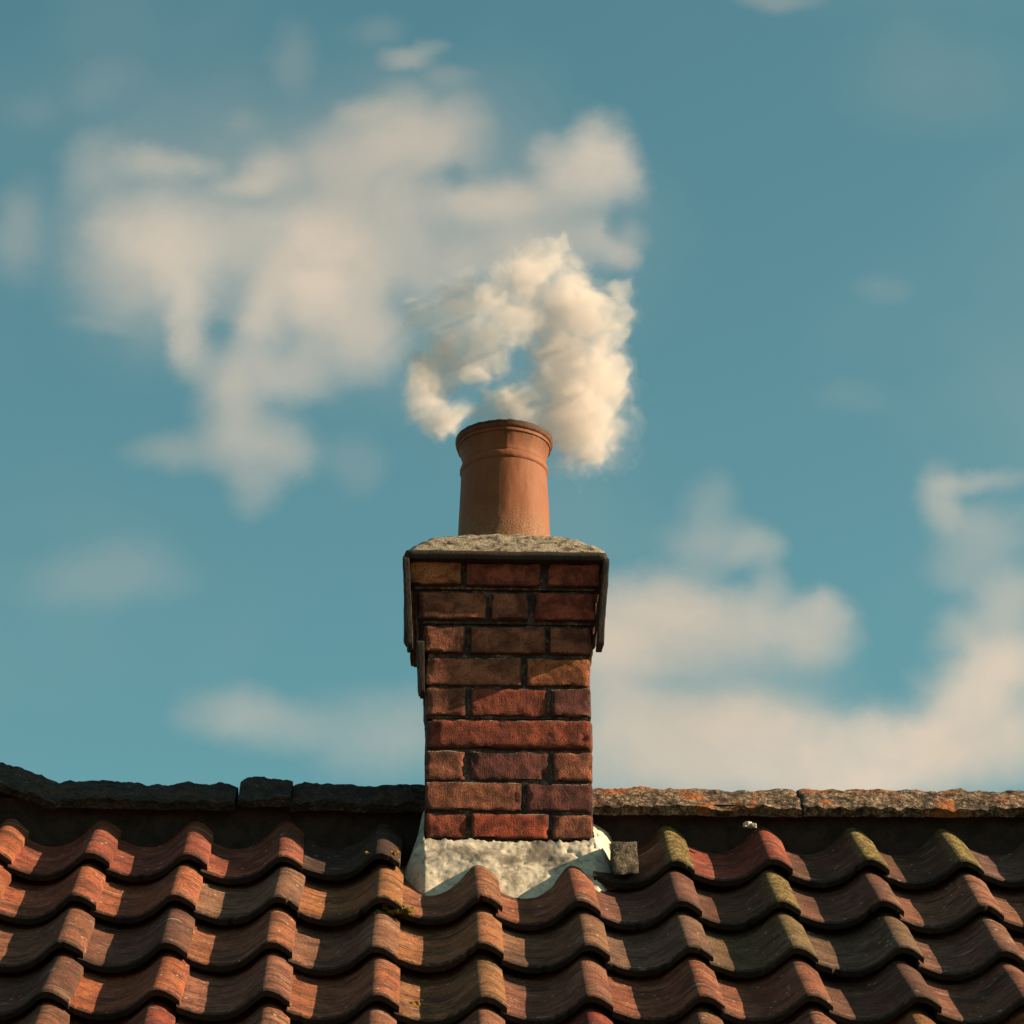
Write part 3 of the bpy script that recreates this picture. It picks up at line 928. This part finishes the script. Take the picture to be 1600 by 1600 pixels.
def surface_nets(F, org, h):
    """Quads of the zero level of F (positive inside) on a regular grid."""
    ins = F > 0
    nx, ny, nz = F.shape
    c = np.zeros((nx - 1, ny - 1, nz - 1), int)
    for dx in (0, 1):
        for dy in (0, 1):
            for dz in (0, 1):
                c += ins[dx:nx - 1 + dx, dy:ny - 1 + dy, dz:nz - 1 + dz]
    act = (c > 0) & (c < 8)
    idx = -np.ones(act.shape, int)
    cells = np.argwhere(act)
    idx[act] = np.arange(len(cells))
    acc = np.zeros((len(cells), 3))
    cnt = np.zeros(len(cells))
    cx, cy, cz = cells.T
    corners = [(a, b, d) for a in (0, 1) for b in (0, 1) for d in (0, 1)]
    for p in corners:
        for ax in range(3):
            if p[ax]:
                continue
            q = list(p)
            q[ax] = 1
            f0 = F[cx + p[0], cy + p[1], cz + p[2]]
            f1 = F[cx + q[0], cy + q[1], cz + q[2]]
            m = (f0 > 0) != (f1 > 0)
            t = np.where(m, f0 / np.where(m, f0 - f1, 1), 0)
            pt_ = np.array(p, float)[None, :].repeat(len(cells), 0)
            pt_[:, ax] = t
            acc[m] += pt_[m]
            cnt[m] += 1
    V = (cells + acc / cnt[:, None]) * h + org
    faces = []
    for ax in range(3):
        b, d = [(1, 2), (2, 0), (0, 1)][ax]
        s0 = [slice(1, -1)] * 3
        s1 = [slice(1, -1)] * 3
        s0[ax], s1[ax] = slice(0, -1), slice(1, None)
        A, B = ins[tuple(s0)], ins[tuple(s1)]
        off = np.array([1, 1, 1])
        off[ax] = 0
        for e in np.argwhere(A != B):
            g_ = e + off
            q = []
            for ob, od in ((-1, -1), (0, -1), (0, 0), (-1, 0)):
                k = g_.copy()
                k[b] += ob
                k[d] += od
                q.append(int(idx[tuple(k)]))
            faces.append(q if A[tuple(e)] else q[::-1])
    return V, faces


PUFFS = [
    (0.1728, 0.1461, 0.3471, 0.1177, 1), (0.2052, 0.1521, 0.443, 0.0954, 1), (0.1363, 0.1548, 0.4395, 0.0855, 1), (0.2488, 0.1621, 0.4676, 0.0627, 1), (0.2606, 0.152, 0.4068, 0.0558, 1),
    (0.1615, 0.1611, 0.2777, 0.0555, 1), (0.2064, 0.1165, 0.2814, 0.0682, 1), (0.1216, 0.1383, 0.3203, 0.0783, 1), (0.0053, 0.0672, 0.3256, 0.0679, 1), (-0.0371, 0.0524, 0.3245, 0.0387, 1),
    (0.1602, 0.16, 0.5303, 0.0859, 1), (0.1057, 0.1207, 0.5362, 0.0691, 1), (0.2104, 0.1385, 0.5439, 0.066, 1), (0.2728, 0.1273, 0.567, 0.0462, 0), (0.2864, 0.1422, 0.6413, 0.0465, 0),
    (0.2368, 0.1437, 0.6508, 0.0598, 0), (0.1853, 0.1157, 0.6248, 0.0727, 1), (0.1331, 0.1258, 0.6579, 0.0729, 1), (0.1585, 0.129, 0.7114, 0.0599, 0), (0.0569, 0.1608, 0.7966, 0.0469, 0),
    (0.0377, 0.0483, 0.6937, 0.0625, 1), (0.1004, 0.123, 0.7565, 0.04, 0), (-0.0148, 0.0499, 0.6503, 0.0624, 0), (-0.0614, 0.0169, 0.5936, 0.0619, 0), (-0.1213, 0.0409, 0.6115, 0.0556, 0),
    (-0.1622, 0.0163, 0.5729, 0.0488, 0), (-0.2269, 0.0101, 0.5405, 0.0357, 0), (-0.1215, 0.0536, 0.6675, 0.0246, 0), (0.0006, 0.0205, 0.5409, 0.0651, 0), (-0.0756, 0.0208, 0.4973, 0.0649, 0),
    (-0.1511, 0.0591, 0.4854, 0.0488, 0), (-0.06, 0.0536, 0.4508, 0.0487, 0), (-0.1122, 0.0245, 0.4032, 0.0452, 1), (-0.1698, 0.0581, 0.3982, 0.0486, 1), (-0.2163, 0.312, 0.5127, 0.0502, 1),
    (-0.2241, 0.3189, 0.4672, 0.0535, 1), (-0.187, 0.2952, 0.4143, 0.0466, 1), (-0.13, 0.332, 0.4341, 0.0401, 1), (-0.1566, 0.3195, 0.3992, 0.0333, 1), (-0.1965, 0.3333, 0.3999, 0.025, 0),
    (-0.0882, 0.0647, 0.2865, 0.029, 1), (0.0252, 0.0349, 0.2749, 0.045, 1), (-0.0309, 0.0381, 0.2522, 0.0417, 1), (0.0864, 0.1233, 0.5935, 0.0495, 1), (0.0618, 0.1223, 0.6641, 0.0497, 0),
    (-0.2352, 0.0133, 0.5569, 0.039, 0), (-0.1789, 0.0251, 0.6334, 0.0327, 0), (-0.2123, 0.0402, 0.4245, 0.0485, 1), (-0.1742, 0.0102, 0.4567, 0.0484, 1), (-0.2579, 0.3189, 0.4968, 0.0301, 0),
    (-0.1778, 0.0269, 0.5136, 0.0487, 0), (0.3101, 0.1305, 0.6164, 0.0298, 0), (0.2801, 0.1559, 0.725, 0.0334, 0), (0.1214, 0.139, 0.8179, 0.0335, 0),
]


def smoke_mesh(name, puffs, iso, amp, mat, parent, h=0.006, seed=1, depth=0.85):
    c = np.array([p[:3] for p in puffs])
    r = np.array([p[3] for p in puffs])
    lo = (c - r[:, None] * 1.3).min(0) - .03
    hi = (c + r[:, None] * 1.3).max(0) + .03
    ax = [np.arange(lo[i], hi[i] + h, h) for i in range(3)]
    G = np.stack(np.meshgrid(*ax, indexing='ij'), -1)
    wv = np.stack([lattice_noise(G, 13, seed + k) - .5 for k in range(3)], -1) * .044
    Gv = G + wv
    wv = wv + np.stack([lattice_noise(Gv, 34, seed + 5 + k) - .5 for k in range(3)], -1) * .026
    Gv = G + wv
    wv = wv + np.stack([lattice_noise(Gv, 85, seed + 8 + k) - .5 for k in range(3)], -1) * .010
    Gw = G + wv
    fld = np.full(G.shape[:3], -1.0)
    for ci, ri in zip(c, r):
        d = Gw - ci
        d[..., 1] /= depth
        d = np.sqrt((d ** 2).sum(-1)) / ri
        fld = np.maximum(fld, 1 - d)
    n = lattice_noise(Gw, 24, seed + 11) * .5 + lattice_noise(Gw, 55, seed + 12) * .3 + lattice_noise(Gw, 120, seed + 13) * .2
    fld = fld - iso - amp * (n - 0.5)
    fld[0] = fld[-1] = -1
    fld[:, 0] = fld[:, -1] = -1
    fld[:, :, 0] = fld[:, :, -1] = -1
    V, F = surface_nets(fld, lo, h)
    mb = MB()
    mb.add(V, F)
    return mb.build(name, [mat], parent, (0, 0, Z0) if parent is None else (0, 0, 0), True, 180)


smoke = smoke_mesh('smoke', PUFFS, -0.10, 1.5, mat_smoke('thin_smoke', 3.0), None, 0.0048, 2)
smoke['label'] = 'cream white puff of smoke curling out of the terracotta chimney pot'
smoke['category'] = 'smoke'
smoke['kind'] = 'thing'
smoke_mesh('smoke_billow', PUFFS, 0.12, 1.6, mat_smoke('billowing_smoke', 4.2), smoke, 0.0048, 2)
smoke_mesh('dense_smoke', [p for p in PUFFS if p[4]], 0.26, 1.5, mat_smoke('thick_smoke', 6.0), smoke, 0.0048, 2)
smoke_mesh('faint_smoke', PUFFS, -0.42, 1.5, mat_smoke('faint_smoke', 0.8), smoke, 0.0075, 2)
